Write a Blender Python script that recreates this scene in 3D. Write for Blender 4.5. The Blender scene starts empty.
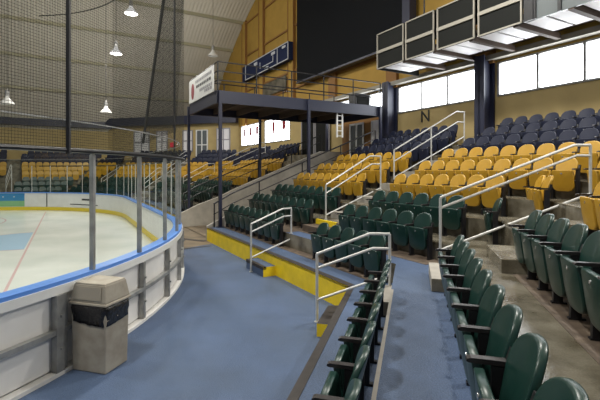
import bpy, bmesh, math, random
from mathutils import Vector, Matrix
random.seed(7)
SC = bpy.context.scene
COL = SC.collection

# ------------------------------------------------------------------ camera
CAMZ = 2.55
cam_d = bpy.data.cameras.new('camera')
cam_d.sensor_width = 36.0
cam_d.lens = 24.6
cam_d.shift_y = -0.05
cam_d.clip_end = 200
cam = bpy.data.objects.new('camera', cam_d)
cam.location = (0, 0, CAMZ)
cam.rotation_euler = (math.radians(90), 0, 0)
COL.objects.link(cam)
SC.camera = cam
# ------------------------------------------------------------------ frames of the place
# end stand:   u along the rows (heading -29.6 deg), v outward from the rink
H2 = math.radians(-29.6)
D2 = Vector((math.sin(H2), math.cos(H2), 0)); N2 = Vector((math.cos(H2), -math.sin(H2), 0))
H1 = math.radians(15.4)
D1 = Vector((math.sin(H1), math.cos(H1), 0)); N1 = Vector((math.cos(H1), -math.sin(H1), 0))
MID = 17.7                                    # long axis of the rink
def F2(u, v, z=0.0): return D2*u + N2*v + Vector((0, 0, z))
def F1(s, p, z=0.0): return D1*s + N1*p + Vector((0, 0, z))
def uv(P): return P.dot(D2), P.dot(N2)
def mirror(P):
    u, v = uv(P); return F2(2*MID-u, v, P.z)
def F3(s, p, z=0.0): return mirror(F1(s, p, z))
N3 = (F3(0, 1)-F3(0, 0)).normalized()
D3 = (F3(1, 0)-F3(0, 0)).normalized()
def rotz_for(n):                              # local +Y -> n
    return math.atan2(-n.x, n.y)

# ------------------------------------------------------------------ world, exposure
w = bpy.data.worlds.new('world'); SC.world = w
w.use_nodes = True
bg = w.node_tree.nodes['Background']
bg.inputs['Color'].default_value = (0.78, 0.86, 1.0, 1)
bg.inputs['Strength'].default_value = 0.20
SC.view_settings.view_transform = 'Standard'
SC.view_settings.look = 'None'
SC.view_settings.exposure = 0.0
SC.view_settings.gamma = 1.0
SC.view_settings.use_curve_mapping = False
LAMP_W = 300.0
LAMP_P = 470.0
WINDOW_E = 9.0

# ------------------------------------------------------------------ materials
def new_mat(name, col, rough=0.5, metal=0.0, noise=0.0, nscale=8.0, col2=None, spec=0.5, bump=0.0, bscale=60.0, detail=4.0, speck=0.0):
    m = bpy.data.materials.new(name); m.use_nodes = True
    nt = m.node_tree; b = nt.nodes['Principled BSDF']
    b.inputs['Base Color'].default_value = (*col, 1)
    b.inputs['Roughness'].default_value = rough
    b.inputs['Metallic'].default_value = metal
    b.inputs['Specular IOR Level'].default_value = spec
    tc = nt.nodes.new('ShaderNodeTexCoord')
    if noise > 0 or col2:
        n = nt.nodes.new('ShaderNodeTexNoise'); n.inputs['Scale'].default_value = nscale
        n.inputs['Detail'].default_value = detail
        nt.links.new(tc.outputs['Object'], n.inputs['Vector'])
        r = nt.nodes.new('ShaderNodeValToRGB')
        c2 = col2 if col2 else tuple(c*(1-noise) for c in col)
        r.color_ramp.elements[0].position = 0.35; r.color_ramp.elements[0].color = (*c2, 1)
        r.color_ramp.elements[1].position = 0.65; r.color_ramp.elements[1].color = (*col, 1)
        nt.links.new(n.outputs['Fac'], r.inputs['Fac'])
        nt.links.new(r.outputs['Color'], b.inputs['Base Color'])
    if speck > 0:
        n3 = nt.nodes.new('ShaderNodeTexNoise'); n3.inputs['Scale'].default_value = 80.0; n3.inputs['Detail'].default_value = 6.0
        nt.links.new(tc.outputs['Object'], n3.inputs['Vector'])
        mr = nt.nodes.new('ShaderNodeMapRange'); mr.inputs['From Min'].default_value = 0.3; mr.inputs['From Max'].default_value = 0.7
        mr.inputs['To Min'].default_value = 1-speck; mr.inputs['To Max'].default_value = 1+speck
        nt.links.new(n3.outputs['Fac'], mr.inputs['Value'])
        mu = nt.nodes.new('ShaderNodeVectorMath'); mu.operation = 'SCALE'
        nt.links.new(r.outputs['Color'], mu.inputs[0]); nt.links.new(mr.outputs['Result'], mu.inputs['Scale'])
        nt.links.new(mu.outputs['Vector'], b.inputs['Base Color'])
    if bump > 0:
        n2 = nt.nodes.new('ShaderNodeTexNoise'); n2.inputs['Scale'].default_value = bscale
        nt.links.new(tc.outputs['Object'], n2.inputs['Vector'])
        bp = nt.nodes.new('ShaderNodeBump'); bp.inputs['Strength'].default_value = bump
        bp.inputs['Distance'].default_value = 0.02
        nt.links.new(n2.outputs['Fac'], bp.inputs['Height'])
        nt.links.new(bp.outputs['Normal'], b.inputs['Normal'])
    return m
def emit_mat(name, col, strength):
    m = bpy.data.materials.new(name); m.use_nodes = True
    nt = m.node_tree; nt.nodes.clear()
    e = nt.nodes.new('ShaderNodeEmission'); e.inputs['Color'].default_value = (*col, 1)
    e.inputs['Strength'].default_value = strength
    o = nt.nodes.new('ShaderNodeOutputMaterial'); nt.links.new(e.outputs[0], o.inputs['Surface'])
    return m
M = {}
M['green'] = new_mat('green_plastic', (0.009, 0.038, 0.031), 0.33, noise=0.2, nscale=3)
M['yellow'] = new_mat('yellow_plastic', (0.47, 0.265, 0.020), 0.42, noise=0.15, nscale=3)
M['navy'] = new_mat('navy_plastic', (0.013, 0.017, 0.040), 0.5, noise=0.2, nscale=3, spec=0.3)
M['black'] = new_mat('black_paint', (0.008, 0.008, 0.010), 0.45)
M['brown_arm'] = new_mat('dark_armrest', (0.018, 0.015, 0.016), 0.4)
M['passage'] = new_mat('pale_passage_wall', (0.50, 0.46, 0.39), 0.7, noise=0.2, nscale=3)
M['steel'] = new_mat('galvanised_rail', (0.62, 0.62, 0.60), 0.38, metal=0.35, noise=0.15, nscale=12)
M['chrome'] = new_mat('bright_metal', (0.7, 0.7, 0.7), 0.25, metal=0.9)
M['alu'] = new_mat('aluminium_frame', (0.38, 0.38, 0.37), 0.45, metal=0.4, noise=0.3, nscale=6)
M['navy_steel'] = new_mat('navy_steel', (0.017, 0.020, 0.045), 0.45)
M['blue_floor'] = new_mat('blue_rubber_paint', (0.068, 0.108, 0.200), 0.6, col2=(0.055, 0.086, 0.150), nscale=0.9, bump=0.5, bscale=70, detail=8, speck=.2)
M['concrete'] = new_mat('concrete', (0.215, 0.195, 0.150), 0.24, col2=(0.085, 0.072, 0.048), nscale=2.6, bump=0.15, bscale=20, speck=.15)
M['concrete_light'] = new_mat('pale_concrete', (0.37, 0.345, 0.305), 0.7, noise=0.2, nscale=5)
M['concrete_brown'] = new_mat('bare_concrete_and_shade', (0.135, 0.10, 0.07), 0.6, col2=(0.075, 0.055, 0.042), nscale=7)  # bare concrete; its brown also carries the shade under the seat rows
M['dirty_floor'] = new_mat('bare_brown_floor', (0.235, 0.18, 0.115), 0.5, col2=(0.12, 0.09, 0.06), nscale=1.4)
M['nosing'] = new_mat('dark_nosing', (0.036, 0.029, 0.026), 0.6, noise=0.3, nscale=9)
M['yellow_paint'] = new_mat('yellow_step_paint', (0.86, 0.62, 0.015), 0.5, noise=0.12, nscale=4)
M['wall_yellow'] = new_mat('yellow_wall', (0.42, 0.255, 0.045), 0.75, noise=0.12, nscale=1.5)
M['wall_tan'] = new_mat('tan_wall', (0.47, 0.355, 0.155), 0.75, noise=0.1, nscale=1.5)
M['pilaster'] = new_mat('brown_pilaster', (0.25, 0.12, 0.03), 0.7)
M['white_paint'] = new_mat('white_paint', (0.78, 0.78, 0.76), 0.5, noise=0.05, nscale=5)
M['board_white'] = new_mat('white_board', (0.80, 0.80, 0.78), 0.35, noise=0.07, nscale=2)
M['board_back'] = new_mat('board_back_sheet', (0.84, 0.82, 0.79), 0.55, noise=0.15, nscale=1.2)
M['cap_blue'] = new_mat('blue_dasher_cap', (0.10, 0.26, 0.70), 0.4)
M['kick'] = new_mat('yellow_kick_plate', (0.80, 0.62, 0.05), 0.4)
M['beige'] = new_mat('beige_frame', (0.30, 0.28, 0.235), 0.55)
M['mesh_black'] = new_mat('black_mesh_panel', (0.010, 0.011, 0.010), 0.8, spec=.2)
M['curtain'] = new_mat('black_screen', (0.007, 0.008, 0.010), 0.9, spec=.15)
M['wood_dark'] = new_mat('dark_soffit', (0.06, 0.036, 0.022), 0.7)
M['tile'] = new_mat('soffit_tile', (0.80, 0.78, 0.80), 0.5)
M['grey_glass'] = new_mat('grey_panel', (0.12, 0.135, 0.14), 0.25)
M['bin'] = new_mat('beige_bin', (0.37, 0.335, 0.275), 0.55, col2=(0.28, 0.245, 0.195), nscale=6)
M['bag'] = new_mat('black_bag', (0.012, 0.011, 0.012), 0.22, bump=0.9, bscale=22)
M['red_ink'] = new_mat('dark_red_ink', (0.28, 0.03, 0.04), 0.6)
M['grey_ink'] = new_mat('grey_ink', (0.30, 0.29, 0.31), 0.6)
M['dark_ink'] = new_mat('dark_ink', (0.03, 0.03, 0.03), 0.6)
M['ad_blue'] = new_mat('advert_blue', (0.05, 0.25, 0.50), 0.4)
M['ad_green'] = new_mat('advert_green', (0.25, 0.50, 0.25), 0.4)
M['display'] = new_mat('scoreboard_panel', (0.010, 0.018, 0.06), 0.7, spec=.2)
M['line_white'] = new_mat('white_line', (0.55, 0.57, 0.62), 0.5)
M['sign_grey'] = new_mat('grey_sign', (0.16, 0.14, 0.10), 0.6, col2=(0.05, 0.045, 0.03), nscale=1.3)
M['window'] = emit_mat('daylight_pane', (0.93, 0.97, 1.0), WINDOW_E)
M['lamp'] = emit_mat('lamp_glow', (1.0, 0.98, 0.93), 18.0)
M['bowl'] = emit_mat('lit_bowl', (1.0, .98, .95), .75)
M['exit_red'] = emit_mat('red_glow', (1.0, 0.05, 0.08), 0.55)

def ice_mat():
    m = new_mat('ice', (0.86, 0.88, 0.84), 0.2, col2=(0.72, 0.76, 0.72), nscale=0.5, spec=0.5)
    return m
M['ice'] = ice_mat()
M['ice_red'] = new_mat('ice_red', (0.70, 0.50, 0.50), 0.25)
M['ice_blue'] = new_mat('ice_blue', (0.42, 0.60, 0.78), 0.25)

def glass_mat(name, tint, gloss):
    m = bpy.data.materials.new(name); m.use_nodes = True
    nt = m.node_tree; nt.nodes.clear()
    o = nt.nodes.new('ShaderNodeOutputMaterial')
    t = nt.nodes.new('ShaderNodeBsdfTransparent'); t.inputs['Color'].default_value = (*tint, 1)
    g = nt.nodes.new('ShaderNodeBsdfGlossy'); g.inputs['Roughness'].default_value = 0.03
    lw = nt.nodes.new('ShaderNodeLayerWeight'); lw.inputs['Blend'].default_value = 0.5
    pw = nt.nodes.new('ShaderNodeMath'); pw.operation = 'POWER'; pw.inputs[1].default_value = 5.0
    nt.links.new(lw.outputs['Facing'], pw.inputs[0])
    f = nt.nodes.new('ShaderNodeMath'); f.operation = 'MULTIPLY_ADD'; f.inputs[1].default_value = gloss; f.inputs[2].default_value = 0.02
    nt.links.new(pw.outputs[0], f.inputs[0])
    mx = nt.nodes.new('ShaderNodeMixShader')
    nt.links.new(f.outputs[0], mx.inputs[0]); nt.links.new(t.outputs[0], mx.inputs[1]); nt.links.new(g.outputs[0], mx.inputs[2])
    nt.links.new(mx.outputs[0], o.inputs['Surface'])
    return m
M['glass'] = glass_mat('rink_glass', (0.90, 0.93, 0.91), 0.25)

def net_mat(name, cell, thread, col):
    """woven mesh: threads in the UV grid are solid, the holes are clear"""
    m = bpy.data.materials.new(name); m.use_nodes = True
    nt = m.node_tree; nt.nodes.clear()
    L = nt.links.new
    o = nt.nodes.new('ShaderNodeOutputMaterial')
    uvn = nt.nodes.new('ShaderNodeUVMap')
    sep = nt.nodes.new('ShaderNodeSeparateXYZ'); L(uvn.outputs[0], sep.inputs[0])
    outs = []
    for ax in ('X', 'Y'):
        d = nt.nodes.new('ShaderNodeMath'); d.operation = 'DIVIDE'; d.inputs[1].default_value = cell; L(sep.outputs[ax], d.inputs[0])
        f = nt.nodes.new('ShaderNodeMath'); f.operation = 'FRACT'; L(d.outputs[0], f.inputs[0])
        l = nt.nodes.new('ShaderNodeMath'); l.operation = 'LESS_THAN'; l.inputs[1].default_value = thread; L(f.outputs[0], l.inputs[0])
        outs.append(l)
    mxm = nt.nodes.new('ShaderNodeMath'); mxm.operation = 'MAXIMUM'; L(outs[0].outputs[0], mxm.inputs[0]); L(outs[1].outputs[0], mxm.inputs[1])
    t = nt.nodes.new('ShaderNodeBsdfTransparent')
    b = nt.nodes.new('ShaderNodeBsdfDiffuse'); b.inputs['Color'].default_value = (*col, 1)
    mx = nt.nodes.new('ShaderNodeMixShader')
    L(mxm.outputs[0], mx.inputs[0]); L(t.outputs[0], mx.inputs[1]); L(b.outputs[0], mx.inputs[2]); L(mx.outputs[0], o.inputs['Surface'])
    return m
M['net'] = net_mat('net_thread', 0.036, 0.135, (0.045, 0.045, 0.04))

M['net_dense'] = net_mat('gathered_net_thread', 0.045, 0.27, (0.03, 0.03, 0.03))
M['net_dark'] = new_mat('net_rope', (.03, .03, .03), .9)
def roof_mat():
    """ribbed metal decking: ribs run across the building (object X), sheets are dusty beige"""
    m = new_mat('roof_deck', (0.66, 0.62, 0.53), 0.6, noise=0.12, nscale=0.3)
    nt = m.node_tree; b = nt.nodes['Principled BSDF']
    tc = nt.nodes.new('ShaderNodeTexCoord')
    wv = nt.nodes.new('ShaderNodeTexWave'); wv.wave_type = 'BANDS'; wv.bands_direction = 'Y'
    wv.inputs['Scale'].default_value = 1.1; wv.inputs['Distortion'].default_value = 0
    nt.links.new(tc.outputs['Object'], wv.inputs['Vector'])
    bp = nt.nodes.new('ShaderNodeBump'); bp.inputs['Strength'].default_value = 0.6; bp.inputs['Distance'].default_value = 0.035
    nt.links.new(wv.outputs['Fac'], bp.inputs['Height']); nt.links.new(bp.outputs['Normal'], b.inputs['Normal'])
    return m
M['roof'] = roof_mat()
M['purlin'] = new_mat('purlin_steel', (0.36, 0.34, 0.23), 0.6)

# ------------------------------------------------------------------ mesh helpers
class MB:
    def __init__(s): s.v = []; s.f = []; s.m = []
    def add(s, vs, fs, mi=0):
        o = len(s.v); s.v += [tuple(v) for v in vs]; s.f += [tuple(i+o for i in f) for f in fs]; s.m += [mi]*len(fs)
        return s
    def box(s, c, d, X=Vector((1, 0, 0)), Y=Vector((0, 1, 0)), Z=Vector((0, 0, 1)), mi=0):
        c = Vector(c); hx, hy, hz = d[0]/2, d[1]/2, d[2]/2
        vs = [c+X*(sx*hx)+Y*(sy*hy)+Z*(sz*hz) for sx in (-1, 1) for sy in (-1, 1) for sz in (-1, 1)]
        return s.add(vs, [(0,1,3,2),(4,6,7,5),(0,4,5,1),(2,3,7,6),(0,2,6,4),(1,5,7,3)], mi)
    def bar(s, a, b, wd, ht, mi=0, up=Vector((0, 0, 1))):
        a = Vector(a); b = Vector(b); d = b-a; L = d.length; d.normalize()
        sd = d.cross(up)
        if sd.length < 1e-4: sd = Vector((1, 0, 0))
        sd.normalize(); u2 = sd.cross(d)
        return s.box((a+b)/2, (L, wd, ht), d, sd, u2, mi)
    def tube(s, pts, r, n=8, mi=0, cap=True):
        pts = [Vector(p) for p in pts]; k = len(pts); vs = []; prev = None
        for i, p in enumerate(pts):
            if i == 0: t = pts[1]-p
            elif i == k-1: t = p-pts[i-1]
            else: t = (pts[i+1]-p).normalized()+(p-pts[i-1]).normalized()
            t.normalize()
            ref = Vector((0, 0, 1)) if abs(t.z) < 0.9 else Vector((1, 0, 0))
            if prev is None: a = t.cross(ref).normalized()
            else:
                a = prev-t*prev.dot(t); a.normalize()
            prev = a; b = t.cross(a)
            rr = r[i] if isinstance(r, (list, tuple)) else r
            vs += [p+a*(rr*math.cos(2*math.pi*j/n))+b*(rr*math.sin(2*math.pi*j/n)) for j in range(n)]
        fs = [(i*n+j, i*n+(j+1) % n, (i+1)*n+(j+1) % n, (i+1)*n+j) for i in range(k-1) for j in range(n)]
        if cap: fs += [tuple(range(n))[::-1], tuple(range((k-1)*n, k*n))]
        return s.add(vs, fs, mi)
    def prism(s, poly, z0, z1, mi=0, mside=None):
        n = len(poly)
        vs = [(p.x, p.y, z0) for p in poly]+[(p.x, p.y, z1) for p in poly]
        s.add(vs, [tuple(range(n, 2*n)), tuple(range(n))[::-1]], mi)
        o = len(s.v)-2*n
        for i in range(n):
            j = (i+1) % n
            s.f.append((o+i, o+j, o+n+j, o+n+i)); s.m.append(mi if mside is None else (mside[i] if isinstance(mside, list) else mside))
        return s
    def build(s, name, mats, parent=None, smooth=False, bevel=0.0):
        me = bpy.data.meshes.new(name); me.from_pydata(s.v, [], s.f)
        if not isinstance(mats, (list, tuple)): mats = [mats]
        for m in mats: me.materials.append(m)
        for p, i in zip(me.polygons, s.m): p.material_index = i
        bm = bmesh.new(); bm.from_mesh(me); bmesh.ops.recalc_face_normals(bm, faces=bm.faces[:]); bm.to_mesh(me); bm.free()
        if smooth:
            for p in me.polygons: p.use_smooth = True
        o = bpy.data.objects.new(name, me); COL.objects.link(o)
        if parent is not None: o.parent = parent
        if bevel > 0:
            b = o.modifiers.new('bevel', 'BEVEL'); b.width = bevel; b.segments = 2; b.limit_method = 'ANGLE'
        return o
def tag(o, label=None, cat=None, group=None, kind=None):
    if label: o['label'] = label
    if cat: o['category'] = cat
    if group: o['group'] = group
    if kind: o['kind'] = kind
    return o
def thing(name, loc, label, cat, group=None, rotz=0.0):
    o = bpy.data.objects.new(name, None); COL.objects.link(o)
    o.location = loc; o.rotation_euler = (0, 0, rotz); o.empty_display_size = 0.2
    return tag(o, label, cat, group)
def struct(o): o['kind'] = 'structure'; return o

# ------------------------------------------------------------------ levels of the stand
Z0, RISE = 0.47, 0.37
def TZ(k): return Z0+RISE*(k-1)-(0.05 if k == 3 else 0)
def E2(k): return 4.38 if k == 1 else 5.20+0.95*(k-2)
def E1(k): return -1.10 if k == 1 else -0.30+0.95*(k-2)
VB = 13.35                                    # end wall
VOM0, VOM1 = 14.5, 18.75                      # opening under the platform
CORN = 26.6
def inter(k):
    p, v = E1(k), E2(k)
    a = N1.dot(D2); b = N1.dot(N2)
    return F2((p-b*v)/a, v)
# roof arch
ARC_Z, ARC_R = -15.35, 34.4
def roof_z(u): return ARC_Z+math.sqrt(max(0, ARC_R**2-(u-MID)**2))

def px_u(x, v):                                # u where the sight line of column x meets plane v
    r = (x-300)/410.0; Y = v/(N2.x*r+N2.y); return Y*(D2.y+D2.x*r)
# ------------------------------------------------------------------ floor
mb = MB(); mb.box((0, 0, -0.06), (110, 110, 0.1))
struct(mb.build('floor', M['concrete_brown']))
# blue painted concourse around the rink end
mb = MB()
poly = [F2(13.0, 2.7), F2(13.0, 4.45), inter(1)+N2*0.1, F1(-6, -1.0), F2(-14, 4.0)+N2*(-6), F2(-14, -14), F2(1.5, -14)]
mb.prism([F2(-10, 4.45), F2(13.9, 4.45), F2(13.0, 2.0), F2(13.0, -14), F2(-10, -14)], -0.009, 0.002)
struct(mb.build('floor_concourse', M['blue_floor']))
mb = MB(); mb.prism([F2(13.9, 4.6), F2(13.0, 2.0), F2(31.5, 2.0), F2(31.5, 4.6)], -0.009, 0.003)
mb.prism([F2(VOM0-.02, 4.55), F2(VOM1+.02, 4.55), F2(VOM1+.02, VB), F2(VOM0-.02, VB)], -0.009, 0.003)
struct(mb.build('floor_passage', M['dirty_floor']))
mb = MB()                                     # dark expansion strips across the brown floor
mb.bar(F2(14.4, 4.3, 0.006), F2(16.6, 2.9, 0.006), 0.22, 0.006); mb.bar(F2(13.45, 4.2, 0.006), F2(13.3, 2.9, 0.006), 0.10, 0.006)
struct(mb.build('trim_1', M['nosing']))

# ------------------------------------------------------------------ stands
def near_poly(k): return [F1(-5, E1(k)), inter(k), F2(VOM0, E2(k)), F2(VOM0, VB), F2(-3, VB), F1(-5, 14)]
for k in range(1, 10):
    pl = near_poly(k)
    top = {1: 1, 2: 1}.get(k, 0)
    mb = MB()
    mside = [0, 2 if k == 1 else 0, 0, 0, 0, 0]
    mb.prism(pl, TZ(k-1) if k > 1 else -0.005, TZ(k), top, mside)
    struct(mb.build('floor_tier', [M['concrete'], M['blue_floor'], M['yellow_paint']]))
# left-hand (far) block: end stand, corner, long side
def far_poly(k):
    def corner(u): return F2(u, (E1(k)+0.7071*(2*MID-u))/0.7071*1.0)
    i3 = mirror(inter(k)); u4 = 33.9+0.95*(k-1)
    a = N1.dot(D2); b = N1.dot(N2)
    v4 = (E1(k)-a*(2*MID-u4))/b
    return [F2(VOM1, E2(k)), i3, F2(u4, v4), F2(u4, -26), F2(47, -26), F2(47, 2.0), F2(36.5, VB), F2(VOM1, VB)]
for k in range(1, 10):
    mb = MB(); mb.prism(far_poly(k), TZ(k-1) if k > 1 else -0.005, TZ(k), 1 if k == 1 else 0, [2 if k == 1 else 0]*3+[0]*5)
    struct(mb.build('floor_tier', [M['concrete'], M['blue_floor'], M['yellow_paint']]))
HS = RISE/2
# nosings of the lowest tier, and bare strips with seat shade in their colour
mb = MB()
mb.prism([inter(1)+D2*0.0, F2(VOM0, E2(1)), F2(VOM0, E2(1)+0.14), inter(1)+N2*0.14+D2*0.02], TZ(1)-0.05, TZ(1)+0.006)
mb.prism([F1(-5, E1(1)), inter(1), inter(1)+N1*0.10, F1(-5, E1(1)+0.10)], TZ(1)-0.05, TZ(1)+0.007)
mb.prism([F2(VOM1, E2(1)), mirror(inter(1)), mirror(inter(1))+N2*0.1, F2(VOM1, E2(1)+.1)], TZ(1)-0.05, TZ(1)+0.006)
struct(mb.build('trim_2', M['nosing']))
mb = MB(); mb.prism([F1(-5, E1(2)), F1(6.0, E1(2)), F1(6.0, E1(2)+0.035), F1(-5, E1(2)+0.035)], TZ(2)-0.16, TZ(2)+0.006)
mb.prism([F1(6.0, E1(2)-.28), F1(6.9, E1(2)-.28), F1(6.9, E1(2)), F1(6.0, E1(2))], TZ(1), TZ(1)+HS)
struct(mb.build('trim_3', M['concrete_light']))
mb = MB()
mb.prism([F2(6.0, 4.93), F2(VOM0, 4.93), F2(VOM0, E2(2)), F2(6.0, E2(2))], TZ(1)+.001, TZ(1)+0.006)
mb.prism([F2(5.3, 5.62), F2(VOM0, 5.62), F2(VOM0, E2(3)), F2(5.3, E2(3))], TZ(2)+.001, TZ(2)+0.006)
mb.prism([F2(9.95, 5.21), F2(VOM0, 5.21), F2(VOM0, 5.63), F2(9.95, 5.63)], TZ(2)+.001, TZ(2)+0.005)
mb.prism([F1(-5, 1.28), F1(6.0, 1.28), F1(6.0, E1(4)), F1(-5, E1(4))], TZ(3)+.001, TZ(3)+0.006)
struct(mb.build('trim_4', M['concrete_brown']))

# aisle half steps
def step_block(corner_pts, z0, z1, mats, label, side=None):
    mb = MB(); mb.prism(corner_pts, z0, z1, 0, side if side is not None else 0)
    return struct(mb.build('floor_step', mats))
HS = RISE/2
# corner aisle in the near section
for k, (s0, s1) in {2: (6.05, 7.1), 3: (6.06, 7.2), 4: (6.75, 7.3), 5: (6.8, 7.3)}.items():
    pf = E1(k+1)-0.40 if k == 2 else E1(k+1)-0.45
    mb = MB(); mb.prism([F1(s0, pf), F1(s1, pf), F1(s1, E1(k+1)+.001), F1(s0, E1(k+1)+.001)], TZ(k)-.002, TZ(k)+HS, 0, [1, 0, 0, 2])
    struct(mb.build('floor_step', [M['concrete_light'] if k == 2 else M['concrete'], M['concrete_light'] if k == 2 else M['concrete'], M['concrete']], bevel=0.01))
# concourse half step with yellow face
mb = MB(); mb.prism([F2(8.9, 4.05), F2(9.95, 4.05), F2(9.95, 4.385), F2(8.9, 4.385)], 0, 0.235, 0, [0, 0, 0, 1])
struct(mb.build('floor_step', [M['blue_floor'], M['yellow_paint']]))
mb = MB(); mb.prism([F2(8.9, 4.04), F2(9.95, 4.04), F2(9.95, 4.13), F2(8.9, 4.13)], 0.17, 0.242)
mb.prism([F2(9.93, 4.05), F2(9.955, 4.05), F2(9.955, 4.385), F2(9.93, 4.385)], 0.19, 0.242)
struct(mb.build('trim_5', M['nosing']))
mb = MB(); mb.prism([F1(6.12, -1.42), F1(6.98, -1.42), F1(7.1, -1.09), F1(6.12, -1.09)], 0, 0.20, 0, [1, 1, 1, 1])
struct(mb.build('floor_step', [M['nosing'], M['yellow_paint']]))
# aisles between blocks
for (u0, u1) in ((8.72, 9.95), (25.45, 26.68)):
    for k in range(2, 9):
        ve = E2(k+1)
        mb = MB(); mb.prism([F2(u0, ve-0.42), F2(u1, ve-0.42), F2(u1, ve+.001), F2(u0, ve+.001)], TZ(k)-.002, TZ(k)+HS, 1 if k == 2 else 0)
        struct(mb.build('floor_step', [M['concrete_light'], M['concrete_brown']]))
for k in range(1, 9):
    mb = MB(); c = [F3(6.2, E1(k+1)-.42), F3(7.3, E1(k+1)-.42), F3(7.3, E1(k+1)+.001), F3(6.2, E1(k+1)+.001)]
    mb.prism(c, TZ(k)-.002, TZ(k)+HS); struct(mb.build('floor_step', M['concrete_light']))

mb = MB(); mb.prism([F2(8.9, E2(3)-.012), F2(9.9, E2(3)-.012), F2(9.9, E2(3)+.05), F2(8.9, E2(3)+.05)], TZ(2)+HS+.002, TZ(3)+.006)
struct(mb.build('trim_6', M['yellow_paint']))
# passage side walls (follow the slope of the stand)
def slope_wall(u0, u1, zoff):
    mb = MB(); prof = [(4.38, 0), (4.38, TZ(1)+zoff)]
    for k in range(2, 10): prof.append((E2(k), TZ(k)+zoff))
    prof += [(VB, TZ(9)+zoff), (VB, 0)]
    n = len(prof)
    vs = [F2(u0, v, z) for v, z in prof]+[F2(u1, v, z) for v, z in prof]
    fs = [tuple(range(n)), tuple(range(n, 2*n))[::-1]]+[(i, (i+1) % n, n+(i+1) % n, n+i) for i in range(n)]
    mb.add(vs, fs); return mb
struct(slope_wall(VOM1-0.18, VOM1, 0.12).build('wall_passage_left', M['passage']))
struct(slope_wall(VOM0, VOM0+0.12, 0.05).build('wall_passage_right', M['concrete_light']))

# ------------------------------------------------------------------ end wall with its windows
SILL, HEAD = 5.17, 6.38
BAYS = [(-2.0, -0.7), (-0.35, 4.1), (5.0, 9.2), (10.05, 14.25), (15.0, 19.1), (24.9, 29.0), (29.85, 33.95)]
U_A, U_B = -4.0, 36.6
def wall_box(mb, u0, u1, z0, z1, v0=VB, v1=VB+0.25, mi=0):
    mb.prism([F2(u0, v0), F2(u1, v0), F2(u1, v1), F2(u0, v1)], z0, z1, mi)
LOW = 4.62
mb = MB(); wall_box(mb, U_A, 24.9, -0.01, SILL); wall_box(mb, 24.9, U_B, -.01, LOW); wall_box(mb, 33.95, U_B, LOW, SILL); wall_box(mb, 29.0, 29.85, LOW, SILL)
pu = U_A
for a, b in BAYS:
    wall_box(mb, pu, a, SILL, HEAD); pu = b
wall_box(mb, pu, U_B, SILL, HEAD)
struct(mb.build('wall_end_lower', M['wall_tan']))
mb = MB(); us = [U_A+(47.0-U_A)*i/30 for i in range(31)]
us = [u for u in us if roof_z(u) > HEAD+0.05]
n = len(us)
for v in (VB, VB+0.25):
    mb.add([F2(u, v, HEAD) for u in us]+[F2(u, v, roof_z(u)) for u in us], [(i, i+1, n+i+1, n+i) for i in range(n-1)])
mb.add([F2(us[0], VB, HEAD), F2(us[-1], VB, HEAD), F2(us[-1], VB+.25, HEAD), F2(us[0], VB+.25, HEAD)], [(0, 1, 2, 3)])
struct(mb.build('wall_end_upper', M['wall_yellow']))
for wi, (a, b) in enumerate(BAYS):
    if wi == 0: continue
    SILL = LOW if a > 24 else 5.17
    root = bpy.data.objects.new('window_%d' % wi, None); COL.objects.link(root); struct(root)
    mb = MB(); wall_box(mb, a+.03, b-.03, SILL+.03, HEAD-.03, VB+.12, VB+.15); mb.build('window_pane', M['window'], root)
    mb = MB(); nw = 3
    for i in range(nw+1):
        uu = a+(b-a)*i/nw; wall_box(mb, uu-.04, uu+.04, SILL, HEAD, VB-.02, VB+.11)
    wall_box(mb, a, b, SILL-.01, SILL+.05, VB-.05, VB+.11); wall_box(mb, a, b, HEAD-.05, HEAD+.01, VB-.02, VB+.11)
    mb.build('window_frame', M['alu'], root)
SILL = 5.17
# ledge girder above the windows
mb = MB(); wall_box(mb, U_A, 25.5, 6.47, 6.64, VB-0.32, VB+0.0); struct(mb.build('trim_42', M['beige']))
mb = MB(); wall_box(mb, U_A, 33.0, 8.0, 8.12, VB-0.10, VB); struct(mb.build('trim_7', M['pilaster']))
# pilasters on the yellow gable
for i, u in enumerate((4.6, 9.65, 14.6, 19.55, 24.5, 29.4, 33.0)):
    mb = MB(); wall_box(mb, u-.35, u+.35, HEAD, roof_z(u)-.2, VB-.16, VB); struct(mb.build('trim_%d' % (8+i), M['pilaster'] if u < 24 else M['wall_yellow']))
    if u >= 24:
        mb = MB(); wall_box(mb, u-.42, u-.35, HEAD, roof_z(u)-.2, VB-.2, VB); wall_box(mb, u+.35, u+.42, HEAD, roof_z(u)-.2, VB-.2, VB)
        struct(mb.build('trim_%d' % (20+i), M['pilaster']))
# girts on the gable
mb = MB()
for z in (9.2, 12.2, 15.0):
    wall_box(mb, 20, 36 if z < 11 else 33, z, z+.12, VB-.09, VB)
struct(mb.build('trim_30', M['pilaster']))
# navy columns in front of the wall
for i, u in enumerate((4.6, 9.65, 14.62)):
    mb = MB(); v0 = 12.72
    mb.prism([F2(u-.33, v0), F2(u+.07, v0), F2(u+.07, v0+.06), F2(u-.33, v0+.06)], TZ(8), 6.6)
    mb.prism([F2(u-.33, VB-.08), F2(u+.07, VB-.08), F2(u+.07, VB-.02), F2(u-.33, VB-.02)], TZ(8), 6.6)
    mb.prism([F2(u-.18, v0), F2(u-.08, v0), F2(u-.08, VB-.05), F2(u-.18, VB-.05)], TZ(8), 6.6)
    o = mb.build('steel_column', M['navy_steel'])
    tag(o, ['navy steel column between the windows, furthest right near the picture edge', 'navy steel column between the two big window groups, above the navy seats', 'navy steel column standing beside the right end of the platform'][i], 'column', 'navy columns along the window wall')

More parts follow.
